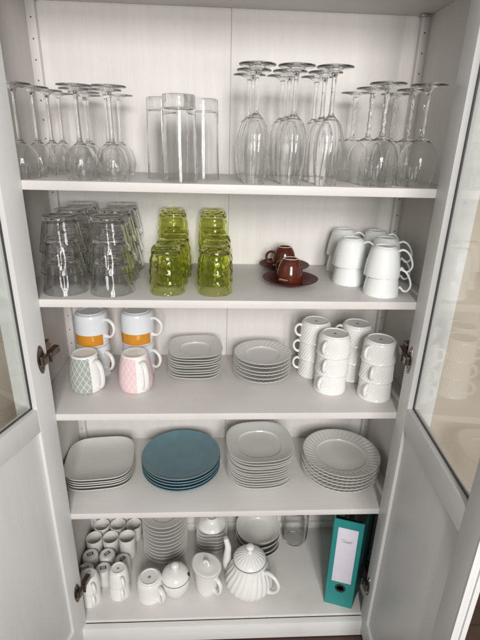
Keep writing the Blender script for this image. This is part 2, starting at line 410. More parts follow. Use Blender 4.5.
small = [(-.440, .05, 'leftmost, half hidden by the left door'), (-.428, .112, 'second from the left door, one step back'), (-.419, .176, 'in the middle of the left edge'),
         (-.413, .240, 'deepest by the left wall'), (-.352, .262, 'between the left wall and the front pair, far back'),
         (-.318, .048, 'front left one of the pair at the shelf edge'), (-.338, .120, 'just behind the front left one of the pair'), (-.338, .190, 'second behind the front left one of the pair'),
         (-.253, .046, 'front right one of the pair, nearest the tall tumblers'), (-.276, .118, 'just behind the front right one of the pair'), (-.274, .235, 'far back on the tumbler side')]
for x, y, d in small:
    place('small_wine', x+J(.002), y, Z1, 'small upturned wine glass, ' + d, J(3), 'small wine glasses upside down on the top shelf')
for x, y, d in [(.312, .050, 'front left, foot highest of its row'), (.402, .052, 'front right, beside the right door'), (.313, .140, 'just behind the front left one'),
                (.408, .146, 'just behind the front right one'), (.303, .240, 'back left, next to the flutes'), (.402, .240, 'back right, deepest in the corner')]:
    place('balloon_wine', x+J(.002), y, Z1, 'round upturned wine glass with twisted stem, ' + d, J(3), 'balloon wine glasses upside down on the top shelf')
for c, (x, cn) in enumerate([(.0445, 'left'), (.122, 'middle'), (.199, 'right')]):
    for r, (y, rn) in enumerate([(.042, 'front'), (.118, 'second'), (.194, 'rearmost')]):
        place('flute', x-.003*r+J(.0015), y, Z1, f'upturned champagne flute with cut bowl, {rn} in the {cn} column of three', J(3), 'champagne flutes upside down in three columns')

def tumbler(kind, name, H, rr, rb, wall, base, mat, seg=48, fn=None, n=10, solid=True, edge=.002):
    ro = lambda z: rr+(rb-rr)*z/H
    inner = [(ro(z)-wall, z) for z in [(H-base)*i/n for i in range(n+1)]]
    prof = [(0, H-base), (inner[-1][0]-.004, H-base)] + [(inner[-1][0]-.0012, H-base-.0012)] + inner[:-1][::-1]
    prof += [(rr-wall*.5, -.0005)] + [(ro(z), z) for z in [(H-edge)*i/(2*n) for i in range(2*n+1)]] + [(rb-edge*.35, H-edge*.3), (rb-edge, H), (rb*.7, H-.0005), (rb*.5, H-.0014), (0, H-.0016)]
    return MB().lathe(prof, seg, fn).mesh(kind, M[mat], angle=50)
hb = tumbler('highball', 'highball', .168, .0368, .0335, .0020, .024, 'heavy', 60)
define('highball_glass', 'glass', [(None, hb)])
place('highball_glass', -.114, .046, Z1, 'tall clear tumbler upside down, front middle one of three', 0, 'tall clear tumblers upside down')
place('highball_glass', -.157, .128, Z1, 'tall clear tumbler upside down, rear left one beside the wine glasses', 1, 'tall clear tumblers upside down')
place('highball_glass', -.068, .130, Z1, 'tall clear tumbler upside down, rear right one beside the flutes', 2, 'tall clear tumblers upside down')

def dof_fn(r, z, t):
    a = min(1, max(0, (z-.012)/.01)) * (1-min(1, max(0, (z-.066)/.006)))
    return r*(1-.05*a*(1-abs(cos(6*t)))), z
dof = tumbler('dof', 'rocks', .078, .0515, .0370, .0042, .012, 'faceted', 120, dof_fn)
define('stacked_tumbler', 'glass', [(None, dof)])
for cx, cn in ((-.391, 'left'), (-.282, 'right')):
    for y, rn, dx in ((.070, 'front', 0), (.178, 'middle', -.006), (.283, 'rear', -.010)):
        for k in range(3):
            place('stacked_tumbler', cx+dx+J(.0012)+.002*k*(1 if cn == 'left' else .4), y+J(.0015), Z2+.049*k, f'clear heavy tumbler, {["lowest", "middle one", "topmost"][k]} of the {rn} stack in the {cn} column', J(3), 'stacked clear tumblers on the second shelf')

def green_fn(r, z, t):
    if r < .02: return r, z
    k = int(z/.0125); b = cos(9*t+(k % 2)*pi)*sin(pi*z/.0125)
    return r + .0010*b + .0011*cos(2*pi*z/.025), z
def green_mesh():
    H, wall, base, n = .112, .0026, .013, 28
    ctrl = [(.0405, 0), (.0418, .02), (.0412, .05), (.0385, .08), (.0335, .102), (.0305, .110)]
    out = smooth_prof(ctrl, 44)
    inn = [(r-wall, z) for r, z in out if z < H-base-.004]
    prof = [(0, H-base), (inn[-1][0]*.8, H-base)] + inn[::-1] + [(out[0][0]-wall*.5, -.0006)] + out + [(.0285, H), (.02, H-.0004), (.014, H-.002), (0, H-.002)]
    return MB().lathe(prof, 72, green_fn).mesh('green_tumbler', M['green'], angle=60)
define('green_tumbler', 'glass', [(None, green_mesh())])
for cx, cn in ((-.150, 'left'), (-.040, 'right')):
    for k, (y, dx) in enumerate(((.068, 0), (.137, .002), (.206, .004))):
        place('green_tumbler', cx+dx+J(.002), y, Z2, f'lime green dimpled tumbler, {["front", "second", "third"][k]} in the {cn} green row', J(3), 'lime green tumblers on the second shelf')
    place('green_tumbler', cx-.003, .282, Z2, f'lime green tumbler at the back of the {cn} green row, under another', J(3), 'lime green tumblers on the second shelf')
    place('green_tumbler', cx-.005, .281, Z2+.052, f'lime green tumbler standing highest at the back of the {cn} green row', J(3), 'lime green tumblers on the second shelf')

# ================================================================== CROCKERY
def cup_down(kind, outer, wall, foot_r, mat, seg=56, fn=None, foot_h=.003, n=22):
    """an upturned cup: outer profile from the rim (z=0) up to the base"""
    out = smooth_prof(outer, n); H = out[-1][1]
    inn = [(r-wall, z) for r, z in out if z < H-wall*2.2]
    prof = [(0, H-wall*1.6), (inn[-1][0]*.6, H-wall*1.6)] + inn[::-1] + [(out[0][0]-wall*.5, -wall*.2)] + out
    prof += [(foot_r+.0012, H+.0004), (foot_r+.0004, H+foot_h*.8), (foot_r-.0006, H+foot_h), (foot_r-.002, H+foot_h*.9), (foot_r-.003, H+.0006), (foot_r*.5, H+.0001), (0, H)]
    f2 = None
    if fn: f2 = lambda r, z, t: fn(r, z, t, H)
    return MB().lathe(prof, seg, f2).mesh(kind, M[mat], angle=50), H
def handle(ctrl, rad, mat, name='handle', flat=1.0, n=22, seg=12, up=(0, 1, 0)):
    p = smooth_path(ctrl, n); m = len(p)
    rr = [.82*rad*flat*(1+.3*abs(2*i/(m-1)-1)**3) for i in range(m)]
    return MB().tube(p, rr, seg, flat=1/flat, up=up).mesh(name, M[mat], angle=60)

# --- white coffee cups, second shelf right
body, H = cup_down('coffee_cup', [(.0425, 0), (.0417, .012), (.0393, .030), (.0358, .048), (.0318, .062), (.0275, .0685)], .003, .0240, 'cool_china')
hd = handle([(.0320, 0, .0605), (.041, 0, .064), (.053, 0, .058), (.0625, 0, .043), (.0665, 0, .027), (.061, 0, .0145), (.052, 0, .0130), (.0465, 0, .0185), (.0412, 0, .0215)], .0030, 'cool_china', flat=1.5, n=30)
define('coffee_cup', 'cup', [('body', body), ('handle', hd)])
for x, y, rz, d in [(.366, .066, -.35, 'front right'), (.312, .158, -.30, 'front left'), (.324, .278, -.1, 'back left'), (.405, .165, -.25, 'middle right'), (.412, .262, -.1, 'back right')]:
    for k in range(2):
        place('coffee_cup', x+(0 if k == 0 else -.003), y, Z2+.0005+.0465*k, f'white coffee cup upside down, {"upper" if k else "lower"} of the {d} pair on the second shelf', rz+J(.12), 'white coffee cups stacked in pairs')

# --- brown espresso cups and saucers
sp = [(0, .002), (.020, .002), (.022, 0), (.024, .001), (.045, .009), (.0690, .0185), (.0705, .0202), (.0690, .0208), (.046, .0128), (.026, .0055), (.022, .0062), (.020, .0046), (0, .0045)]
sm = MB().lathe(sp, 64).mesh('espresso_saucer', M['brown_saucer'], angle=50)
define('espresso_saucer', 'saucer', [(None, sm)])
body, H = cup_down('espresso_cup', [(.0330, 0), (.0335, .010), (.0325, .028), (.0285, .046), (.0235, .057), (.0205, .061)], .0035, .0185, 'brown', foot_h=.003)
ring = MB().lathe([(.0150, .0636), (.0185, .0642), (.0192, .0636), (.0178, .0646), (.0160, .0646), (.0150, .0636)], 40).mesh('base_ring', M['script'])
hd = handle([(.0295, 0, .046), (.038, 0, .047), (.0475, 0, .041), (.050, 0, .028), (.044, 0, .017), (.033, 0, .014)], .0042, 'brown', flat=1.3)
def scribble(rfun, a0, a1, zc, amp, cyc, rad, mat, name):
    pts = []
    for i in range(61):
        u = i/60; a = a0+(a1-a0)*u; z = zc + amp*sin(cyc*2*pi*u)*(1-.4*u) + (amp*1.2 if i < 6 else 0)*(1-i/6)
        a += .5*(a1-a0)/cyc*.5*cos(cyc*2*pi*u)
        r = rfun(z); pts.append((r*cos(a), r*sin(a), z))
    return MB().tube(pts, rad, 6).mesh(name, M[mat])
scr = scribble(lambda z: .0336-.00003, -2.05, -1.35, .0150, -.0019, 5, .0004, 'script', 'script_mark')
define('espresso_cup_scripted', 'cup', [('body', body, (0, 0, 0), (0, 0, 0), [('base_ring', ring), ('script_mark', scr)]), ('handle', hd)], 'espresso_cup')
for x, y, rz, d in [(.152, .128, 2.15, 'front'), (.156, .266, 2.9, 'rear')]:
    place('espresso_saucer', x, y, Z2, f'dark brown saucer under the {d} upturned espresso cup', 0, 'brown espresso saucers')
    o = place('espresso_cup_scripted', x-.002, y-.002, Z2+.0062, f'dark brown espresso cup upside down on the {d} saucer', rz, 'brown espresso cups')
    # the pale script faces the room, whatever way the handle points
    for c in o.children:
        if c.name.startswith('body'): c.rotation_euler.z = -rz - (.55 if d == 'front' else .75)

# --- orange banded mugs, third shelf
body, H = cup_down('banded_mug', [(.0455, 0), (.0462, .010), (.0463, .05), (.0458, .078), (.0435, .0895), (.0395, .0925)], .004, .0345, 'orange', seg=64)
hd = handle([(.0445, 0, .074), (.056, 0, .076), (.071, 0, .066), (.075, 0, .048), (.067, 0, .031), (.0555, 0, .025), (.0448, 0, .027)], .0048, 'white_china', flat=1.5)
define('banded_mug', 'mug', [('body', body), ('handle', hd)])
for x, y, rz, d in [(-.385, .222, -.42, 'left'), (-.260, .232, -.30, 'right')]:
    place('banded_mug', x, y, Z3+.0008, f'white mug upside down, lower of the {d} pair behind the {"green" if d == "left" else "pink"} mug', rz-.2, 'white mugs with an orange band')
    place('banded_mug', x, y, Z3+.0008+.0962, f'white mug with orange band at its rim, upper of the {d} pair', rz, 'white mugs with an orange band')

# --- lattice mugs
for key, nm in (('sage', 'sage green'), ('pink', 'pale pink')):
    body, H = cup_down('lattice_mug_'+key, [(.0395, 0), (.0440, .006), (.0462, .022), (.0455, .045), (.0420, .070), (.0375, .092), (.0350, .1025), (.0335, .1045)], .004, .0322, key, seg=72, foot_h=.0012)
    hd = handle([(.0375, 0, .090), (.050, 0, .093), (.062, 0, .078), (.066, 0, .055), (.064, 0, .034), (.057, 0, .0205), (.0445, 0, .022)], .0046, 'white_china', flat=1.9)
    define('lattice_mug_'+key, 'mug', [('body', body), ('handle', hd)], 'lattice_mug')
place('lattice_mug_sage', -.386, .130, Z3+.001, 'sage green mug with white lattice pattern and white handle, upside down', -.62)
place('lattice_mug_pink', -.254, .132, Z3+.001, 'pale pink mug with white lattice pattern and white handle, upside down', -.95)

# --- plates
def plate_mesh(name, R, h, mat, shape=None, well=.64, swirl=0, amp=.0, scallop=0, seg=120, lip=.0, th=.0034, deep=.0):
    b = h-.0055-deep
    prof = [(0, .0022), (R*.50, .0022), (R*.53, 0), (R*.56, 0), (R*.58, .0022), (R*well+.004, .0032)]
    for i in range(1, 7):
        u = i/6; prof.append((R*well+.004+(R-.0012-R*well-.004)*u, .0032+(h-th*.75-.0032)*u**1.25))
    prof += [(R-.0002, h-th*.42), (R-.0003, h-th*.12), (R-.0014, h)]
    for i in range(1, 9):
        u = i/8; prof.append((R-.0014+(R*(well+.015)-R+.0014)*u, h-(h-.0066-.0022)*(1-(1-u)**1.25)*.92))
    prof += [(R*well, .0066), (R*(well-.04), .0052), (R*.3, .0050), (0, .0050)]
    def fn(r, z, t):
        k = 1
        if shape:
            e, rot = shape; c, s = abs(cos(t-rot)), abs(sin(t-rot))
            w = min(1, max(0, (r/R-.35)/.4)); sf = (c**e+s**e)**(-1/e); k = 1+(sf-1)*w
            if r < R*.35: k = 1
        u = min(1, max(0, (r/R-well-.03)/(1-well-.03)))
        zz = z
        if swirl and u > 0: zz = z + amp*sin(swirl*t+3.2*u)*sin(pi*u)**.7 if 0 < u < 1 else z
        if scallop: k *= 1+.0022*u*cos(scallop*t+3.2*u)
        return r*k, zz
    return MB().lathe(prof, seg, fn).mesh(name, M[mat], angle=45)
def coupe_mesh(name, R, h, mat, shape=None, rim=1.0, seg=120):
    # a plate without a marked well: one slow curve from the middle to the rim
    f = lambda u: .0045+(h-.0045)*(.10*u**2+.90*u**5)
    up = [(R*u*.994, f(u)) for u in [1-i/18 for i in range(18)]]
    if rim < 1: up = [(r, z+(.0009 if r > R*rim else 0)) for r, z in up]
    dn = [(0, .0020), (R*.52, .0020), (R*.55, 0), (R*.58, 0), (R*.60, .0030)] + [(R*u, f(u)-.0032) for u in (.68, .76, .84, .90, .95, .985)] + [(R, h-.0016), (R*.999, h-.0003)]
    def fn(r, z, t):
        k = 1
        if shape:
            e, rot = shape; c, q = abs(cos(t-rot)), abs(sin(t-rot)); w = min(1, max(0, (r/R-.2)/.6)); k = 1+((c**e+q**e)**(-1/e)-1)*w
        return r*k, z
    return MB().lathe(dn+up+[(0, .0045)], seg, fn).mesh(name, M[mat], angle=45)
def stack(kind, cat, mesh, x, y, z, n, pitch, lab, group, rz=0, jr=.03, jx=.0012):
    define(kind, cat, [(None, mesh)])
    for k in range(n):
        place(kind, x+J(jx), y+J(jx), z+pitch*k, f'{lab}, {level(k, n)} of its stack', rz+J(jr), group, (J(.008), J(.008)))
# third shelf
stack('side_plate', 'plate', plate_mesh('squared_side_plate', .0775, .019, 'plate', (3.2, .02), well=.56), -.096, .223, Z3, 9, .0082, 'small squarish white plate', 'small squarish plates on the third shelf', .03, .11)
stack('side_plate', 'plate', plate_mesh('swirl_side_plate', .0835, .018, 'plate', None, .60, 34, .0009, 34, 204), .099, .205, Z3, 6, .0114, 'small round white plate with ribbed rim', 'small round plates on the third shelf', 0, .4)
# fourth shelf
stack('square_plate', 'plate', coupe_mesh('square_plate', .1000, .024, 'plate', (3.5, .0)), -.3845, .167, Z4, 5, .0084, 'large rounded square white plate on the fourth shelf', 'large square plates', .10, .035)
stack('dinner_plate', 'plate', coupe_mesh('petrol_plate', .1200, .020, 'teal_plate', None, rim=.88), -.141, .178, Z4, 5, .0105, 'petrol blue dinner plate', 'petrol blue plates', 0, .5)
stack('dinner_plate', 'plate', plate_mesh('soft_square_plate', .1010, .022, 'plate', (2.7, .0), well=.64), .0995, .164, Z4, 12, .0085, 'rounded white plate beside the blue ones', 'rounded white plates beside the blue ones', .08, .05)
stack('dinner_plate', 'plate', plate_mesh('swirl_plate', .1175, .022, 'plate', None, .64, 44, .0010, 44, 264), .3530, .158, Z4, 6, .0110, 'large round white plate with ribbed rim', 'large ribbed plates', 0, .4)

# --- ribbed cups, third shelf right
def rib_fn(r, z, t, H):
    w = min(1, max(0, (z-.004)/.006))*min(1, max(0, (H-.006-z)/.006))
    return (1.09*r + .0006*w*sin(32*t-420*z) if r > .03 else 1.09*r), z
body, H = cup_down('ribbed_cup', [(.0405, 0), (.0415, .003), (.0402, .008), (.0392, .020), (.0386, .038), (.0378, .052), (.0362, .0570), (.0340, .0588)], .003, .0328, 'white_china', seg=216, fn=rib_fn, n=60)
hd = handle([(.0410, 0, .047), (.049, 0, .049), (.0575, 0, .042), (.0590, 0, .029), (.052, 0, .0175), (.0420, 0, .015)], .0042, 'white_china', flat=1.3)
def crest(z, s=1.0):
    mb = MB()
    for a, b in (((-4, -3), (4, -3)), ((-4, 0), (-1.5, 0)), ((1.5, 0), (4, 0)), ((0, -3), (0, 4)), ((-3, 3), (-1, 1)), ((3, 3), (1, 1)), ((-2, -1.6), (2, -1.6))):
        mb.tube([(a[0]*.001*s, a[1]*.001*s, z), (b[0]*.001*s, b[1]*.001*s, z)], .00055*s, 6, flat=.3)
    return mb.mesh('maker_mark', M['ink'])
mark = crest(H+.0003, 1.0)
define('ribbed_cup', 'cup', [('body', body, (0, 0, 0), (0, 0, 0), [('maker_mark', mark, (0, 0, 0), (0, 0, .5))]), ('handle', hd)])
PITCH = .0535
for x, y, rzs, d in [(.283, .126, (-2.35, -2.2, -2.3), 'front left'), (.396, .088, (-2.35, -2.15, -2.55), 'front right'), (.252, .216, (3.05, 3.0, 3.15), 'back left'), (.366, .196, (2.95, 3.1, 2.9), 'back right')]:
    for k in range(3):
        place('ribbed_cup', x+J(.001), y+J(.001), Z3+.0008+PITCH*k, f'white ribbed cup upside down, {["lowest", "middle", "topmost"][k]} of the {d} column of three', rzs[k], 'ribbed white cups stacked upside down')

# ================================================================== BOTTOM SHELF
def beaker_up():
    out = [(.0, .0018), (.0165, .0018), (.018, 0), (.0195, .0006), (.0248, .006), (.0268, .018), (.0275, .04), (.0280, .068), (.0273, .070), (.0258, .0685), (.0248, .04), (.0236, .014), (.016, .007), (0, .006)]
    return MB().lathe(smooth_keep(out), 44).mesh('small_beaker', M['matt_china'], angle=50)
def smooth_keep(p): return p
define('small_beaker', 'beaker', [(None, beaker_up())])
bd, H = cup_down('small_beaker_down', [(.0272, 0), (.0277, .012), (.0275, .03), (.0266, .046), (.0240, .0535), (.0210, .0555)], .0024, .0195, 'matt_china', seg=44, foot_h=.001)
st = MB(); st.box((-.0105, -.0065, H+.0001), (.0105, .0065, H+.0005)); stm = st.mesh('printed_mark', M['ink'], .0002)
ln = MB()
for i, (w, yy) in enumerate(((.008, .003), (.006, 0), (.0075, -.003))):
    for q in range(5): ln.box((-w+q*.4*w, yy-.0009, H+.0005), (-w+q*.4*w+.28*w, yy+.0009, H+.0007))
lnm = ln.mesh('mark_lettering', M['matt_china'])
define('small_beaker_down', 'beaker', [('body', bd), ('printed_mark', stm, (0, 0, 0), (0, 0, 0), [('mark_lettering', lnm)])], 'small_beaker')
G = 'small white beakers on the bottom shelf'
for x, y, d in [(-.449, .304, 'back row, leftmost'), (-.391, .305, 'back row, in the middle'), (-.333, .304, 'back row, rightmost'), (-.462, .2465, 'second row, leftmost'), (-.4045, .2475, 'second row, next to the left one')]:
    place('small_beaker', x, y, Z5, f'small white handleless beaker standing upright, {d}', J(3), G)
place('small_beaker', -.3420, .226, Z5, 'small white handleless beaker, lower of the stacked pair in front of the back row', 0, G)
place('small_beaker', -.3415, .2255, Z5+.026, 'small white handleless beaker, upper of the stacked pair in front of the back row', 1, G)
for x, y, rz, d in [(-.4625, .190, .5, 'third row, by the left wall'), (-.4055, .191, .75, 'third row, in the middle'), (-.3485, .168, 1.0, 'third row, behind the front cups on the right'), (-.4630, .134, .4, 'front row, by the left wall'), (-.4060, .135, .2, 'front row, between the espresso stacks')]:
    place('small_beaker_down', x, y, Z5+.0004, f'small upturned white beaker with dark mark, {d}', rz, G)

body, H = cup_down('small_cup', [(.0335, 0), (.0338, .010), (.0330, .026), (.0305, .044), (.0268, .055), (.0245, .0575)], .0028, .0215, 'white_china', seg=48)
hd = handle([(.0285, 0, .049), (.037, 0, .051), (.0465, 0, .041), (.0465, 0, .026), (.041, 0, .012), (.0325, 0, .010)], .0042, 'white_china', flat=1.4)
mk = crest(H+.0003, .9)
define('small_cup', 'cup', [('body', body), ('handle', hd)])
define('small_cup_marked', 'cup', [('body', body, (0, 0, 0), (0, 0, 0), [('maker_mark', mk)]), ('handle', hd)], 'small_cup')
for x, y, kd, d, rz in [(-.434, .070, 'small_cup', 'left', -.95), (-.345, .090, 'small_cup_marked', 'right', -1.05)]:
    place(kd, x, y, Z5+.0006, f'small white cup upside down, lower of the {d} front pair', rz-.1, 'small white cups in two front stacks')
    place(kd, x+.001, y+.001, Z5+.0006+.047, f'small white cup upside down, upper of the {d} front pair', rz, 'small white cups in two front stacks')

stack('saucer', 'saucer', plate_mesh('round_saucer', .0785, .020, 'plate', None, .55), -.213, .2575, Z5, 11, .0155, 'round white saucer on the bottom shelf', 'round saucers on the bottom shelf', 0, 2)
stack('square_saucer', 'saucer', plate_mesh('square_saucer', .0560, .018, 'plate', (3.4, 0), .5), -.047, .2770, Z5, 6, .0150, 'small squarish white saucer behind the creamer', 'squarish saucers on the bottom shelf', 0, .08)
bw = [(0, .0025), (.019, .0025), (.0205, 0), (.0225, .001), (.033, .010), (.0445, .026), (.0478, .044), (.0470, .0455), (.0455, .0440), (.0415, .027), (.029, .0125), (.018, .0085), (0, .008)]
def dish_fn(r, z, t):
    e = 3.2; k = (abs(cos(t))**e+abs(sin(t))**e)**(-1/e); w = min(1, max(0, (z-.004)/.02)); return r*(1+(k-1)*w*.8), z
define('egg_dish', 'dish', [(None, MB().lathe([(0, .0035), (.030, .0035), (.033, 0), (.036, .001), (.049, .004), (.052, .008), (.050, .014), (.041, .021), (.030, .027), (.0232, .034), (.0222, .042), (.0205, .043), (.0192, .0415), (.0185, .032), (.012, .026), (0, .025)], 64).mesh('egg_dish', M['white_china'], angle=50))])
place('egg_dish', -.047, .2770, Z5+.0150*5+.0130, 'white egg dish with a round cup opening on top of the squarish saucers')
stack('soup_plate', 'plate', plate_mesh('soup_plate', .0785, .034, 'plate', (2.3, 0), .70, seg=96), .119, .2565, Z5, 4, .0220, 'deep white soup plate behind the teapot', 'deep plates on the bottom shelf', .1, .3)

# --- clear jar
jp = [(0, .004), (.030, .004), (.034, .0005), (.040, .002), (.0455, .010), (.0472, .030), (.0470, .110), (.0455, .135), (.0440, .150), (.0448, .156), (.0436, .158), (.0424, .155), (.0432, .135), (.0448, .110), (.0450, .030), (.0420, .014), (.034, .0105), (0, .0115)]
define('glass_jar', 'jar', [(None, MB().lathe(jp, 56).mesh('glass_jar', M['clear'], angle=60))])
place('glass_jar', .262, .2880, Z5, 'clear cylindrical glass jar standing at the back of the bottom shelf')

# --- white mug with a mark
body, H = cup_down('plain_mug', [(.0385, 0), (.0390, .006), (.0388, .035), (.0382, .062), (.0355, .0725), (.0320, .0755)], .0035, .0285, 'white_china', seg=56, foot_h=.003)
hd = handle([(.0370, 0, .060), (.048, 0, .062), (.062, 0, .051), (.064, 0, .032), (.055, 0, .014), (.0378, 0, .012)], .0046, 'white_china', flat=2.0)
define('plain_mug', 'mug', [('body', body, (0, 0, 0), (0, 0, 0), [('maker_mark', crest(H+.0003, 1.2))]), ('handle', hd)])
place('plain_mug', -.2445, .081, Z5+.0006, 'plain white mug upside down with dark mark on its base, beside the sugar bowl', -.75).scale = (1.05, 1.05, 1.0)

# --- sugar bowl
bp = [(0, .002), (.024, .002), (.026, 0), (.029, .001), (.0355, .010), (.0420, .028), (.0448, .048), (.0445, .060), (.0430, .066), (.0405, .0655), (.041, .050), (.036, .026), (.024, .010), (0, .008)]
lp = [(0, .064), (.040, .0655), (.0435, .0668), (.0438, .0690), (.0425, .0735), (.0375, .0830), (.0280, .0905), (.0140, .0945), (.0, .0955)]
kp = [(.0062, .0940), (.0056, .0985), (.0100, .1025), (.0128, .1085), (.0116, .1145), (.0068, .1180), (0, .1187)]
body = MB().lathe(smooth_prof(bp[3:9], 16) and bp, 64).mesh('sugar_body', M['white_china'], angle=40)
lid = MB().lathe(lp, 64).mesh('sugar_lid', M['white_china'], angle=50)
knob = MB().lathe(kp, 28).mesh('sugar_knob', M['white_china'], angle=60)
notch = MB().tube([(.0385, .0, .0675), (.0400, .0, .0745), (.0375, 0, .0820)], [.0046, .0052, .0040], 10).mesh('spoon_notch', M['hole'])
srim = MB().lathe([(.0425, .0655), (.0446, .0658), (.0446, .0668), (.0425, .0670), (.0425, .0655)], 64).mesh('lid_seam', M['ink'])  # dark ring painted as the shade in the gap below the lid
define('sugar_bowl', 'sugar bowl', [('body', body), ('lid', lid, (0, 0, 0), (0, 0, 0), [('knob', knob), ('lid_gap_shade', srim), ('spoon_notch', notch)])])
place('sugar_bowl', -.163, .092, Z5, 'white lidded sugar bowl with round knob and dark spoon notch', -.12).scale = (1.05, 1.05, 1.0)

# --- creamer with oval lid
def oval(r, z, t, k=.30):
    w = min(1, max(0, (z-.01)/.08)); a = cos(t)
    spout = .16*max(0, -a)**10*min(1, max(0, (z-.055)/.04)) if z < .125 else 0
    return r*(1+k*w*a*a*.6+spout), z
cp = [(0, .002), (.024, .002), (.026, 0), (.029, .0008), (.0318, .006), (.0330, .025), (.0350, .060), (.0380, .090), (.0405, .1020), (.0410, .1045), (.0395, .1050), (.036, .090), (.031, .040), (.026, .008), (0, .006)]
body = MB().lathe(cp, 72, oval).mesh('creamer_body', M['white_china'], angle=45)
lp = [(0, .1042), (.037, .1050), (.0395, .1062), (.0385, .1085), (.0340, .1100), (.0310, .1092), (.020, .1125), (0, .1140)]
lid = MB().lathe(lp, 72, oval).mesh('creamer_lid', M['white_china'], angle=45)
loop = handle([(-.010, 0, .1115), (-.008, 0, .1215), (0, 0, .1255), (.008, 0, .1215), (.010, 0, .1115)], .0030, 'white_china', 'lid_loop', flat=1.5)
hd = handle([(.0425, 0, .086), (.052, 0, .088), (.064, 0, .074), (.064, 0, .050), (.054, 0, .032), (.0345, 0, .028)], .0042, 'white_china', flat=1.8)
define('creamer', 'creamer', [('body', body), ('lid', lid, (0, 0, 0), (0, 0, 0), [('lid_loop', loop)]), ('handle', hd)])
place('creamer', -.0615, .094, Z5, 'white milk jug with oval lid and loop handle, left of the teapot', -.85).scale = (1.06, 1.06, 1.0)

# --- teapot
def tea_fn(r, z, t):
    w = min(1, max(0, (z-.008)/.02))*min(1, max(0, (.118-z)/.02))
    return (r+.0011*w*sin(24*t-85*z) if r > .03 else r), z
tp = [(0, .002), (.034, .002), (.036, 0), (.040, .001)] + smooth_prof([(.041, .003), (.056, .014), (.0685, .036), (.0700, .052), (.0640, .075), (.0530, .098), (.0470, .116), (.0475, .125)], 30) + [(.0480, .1265), (.0455, .127), (.044, .120), (.050, .098), (.060, .070), (.062, .045), (.048, .018), (.030, .008), (0, .008)]
body = MB().lathe(tp, 192, tea_fn).mesh('teapot_body', M['white_china'], angle=40)
def lid_fn(r, z, t):
    w = min(1, max(0, (r-.008)/.012))*min(1, max(0, (.045-r)/.008)); return r, z+.0007*w*sin(22*t+70*r)
lp = [(0, .1255), (.044, .1268), (.0478, .1280)] + smooth_prof([(.0482, .1295), (.0445, .1345), (.0335, .1440), (.0190, .1512), (.0075, .1540)], 16) + [(0, .1545)]
lid = MB().lathe(lp, 128, lid_fn).mesh('teapot_lid', M['white_china'], angle=50)
rim = MB().lathe([(.0470, .1266), (.0489, .1268), (.0489, .1282), (.0470, .1284), (.0470, .1266)], 64).mesh('lid_shadow_ring', M['ink'])  # near-black ring stands in for the shade under the lid's edge
knob = MB().lathe(smooth_prof([(.0070, .1525), (.0062, .1600), (.0085, .1670), (.0120, .1725), (.0105, .1785), (.0050, .1815), (.0001, .1820)], 18), 28).mesh('teapot_knob', M['white_china'], angle=60)
sc = smooth_path([(-.058, 0, .036), (-.078, 0, .052), (-.079, 0, .088), (-.077, 0, .124), (-.086, 0, .156)], 20)
sr = [.020-.0125*(i/20)**.7 for i in range(21)]
spout = MB()
spout.tube(sc, sr, 20, cap=False)
inn = [r*.72 for r in sr]
spr = MB(); spr.tube(sc, sr, 20, cap=False); n0 = 20
spr.v += []
# close the lip and run back down inside the spout
tip = sc[-1]; back_pts = [tip, sc[-4], sc[-8]]; spr.tube(back_pts, [.0060, .0068, .0078], 20, cap=True)
spout_me = spr.mesh('teapot_spout', M['white_china'], angle=60, fix=False)
hd = handle([(.0505, 0, .102), (.064, 0, .111), (.086, 0, .104), (.099, 0, .083), (.095, 0, .060), (.082, 0, .043), (.0665, 0, .036)], .0056, 'white_china', flat=1.35, n=28)
define('teapot', 'teapot', [('body', body), ('spout', spout_me), ('handle', hd), ('lid', lid, (0, 0, 0), (0, 0, 0), [('knob', knob), ('lid_gap_shade', rim)])])
place('teapot', .077, .092, Z5, 'round white teapot with swirled flutes, tall spout and knobbed lid', -.62).scale = (1.10, 1.10, 1.05)

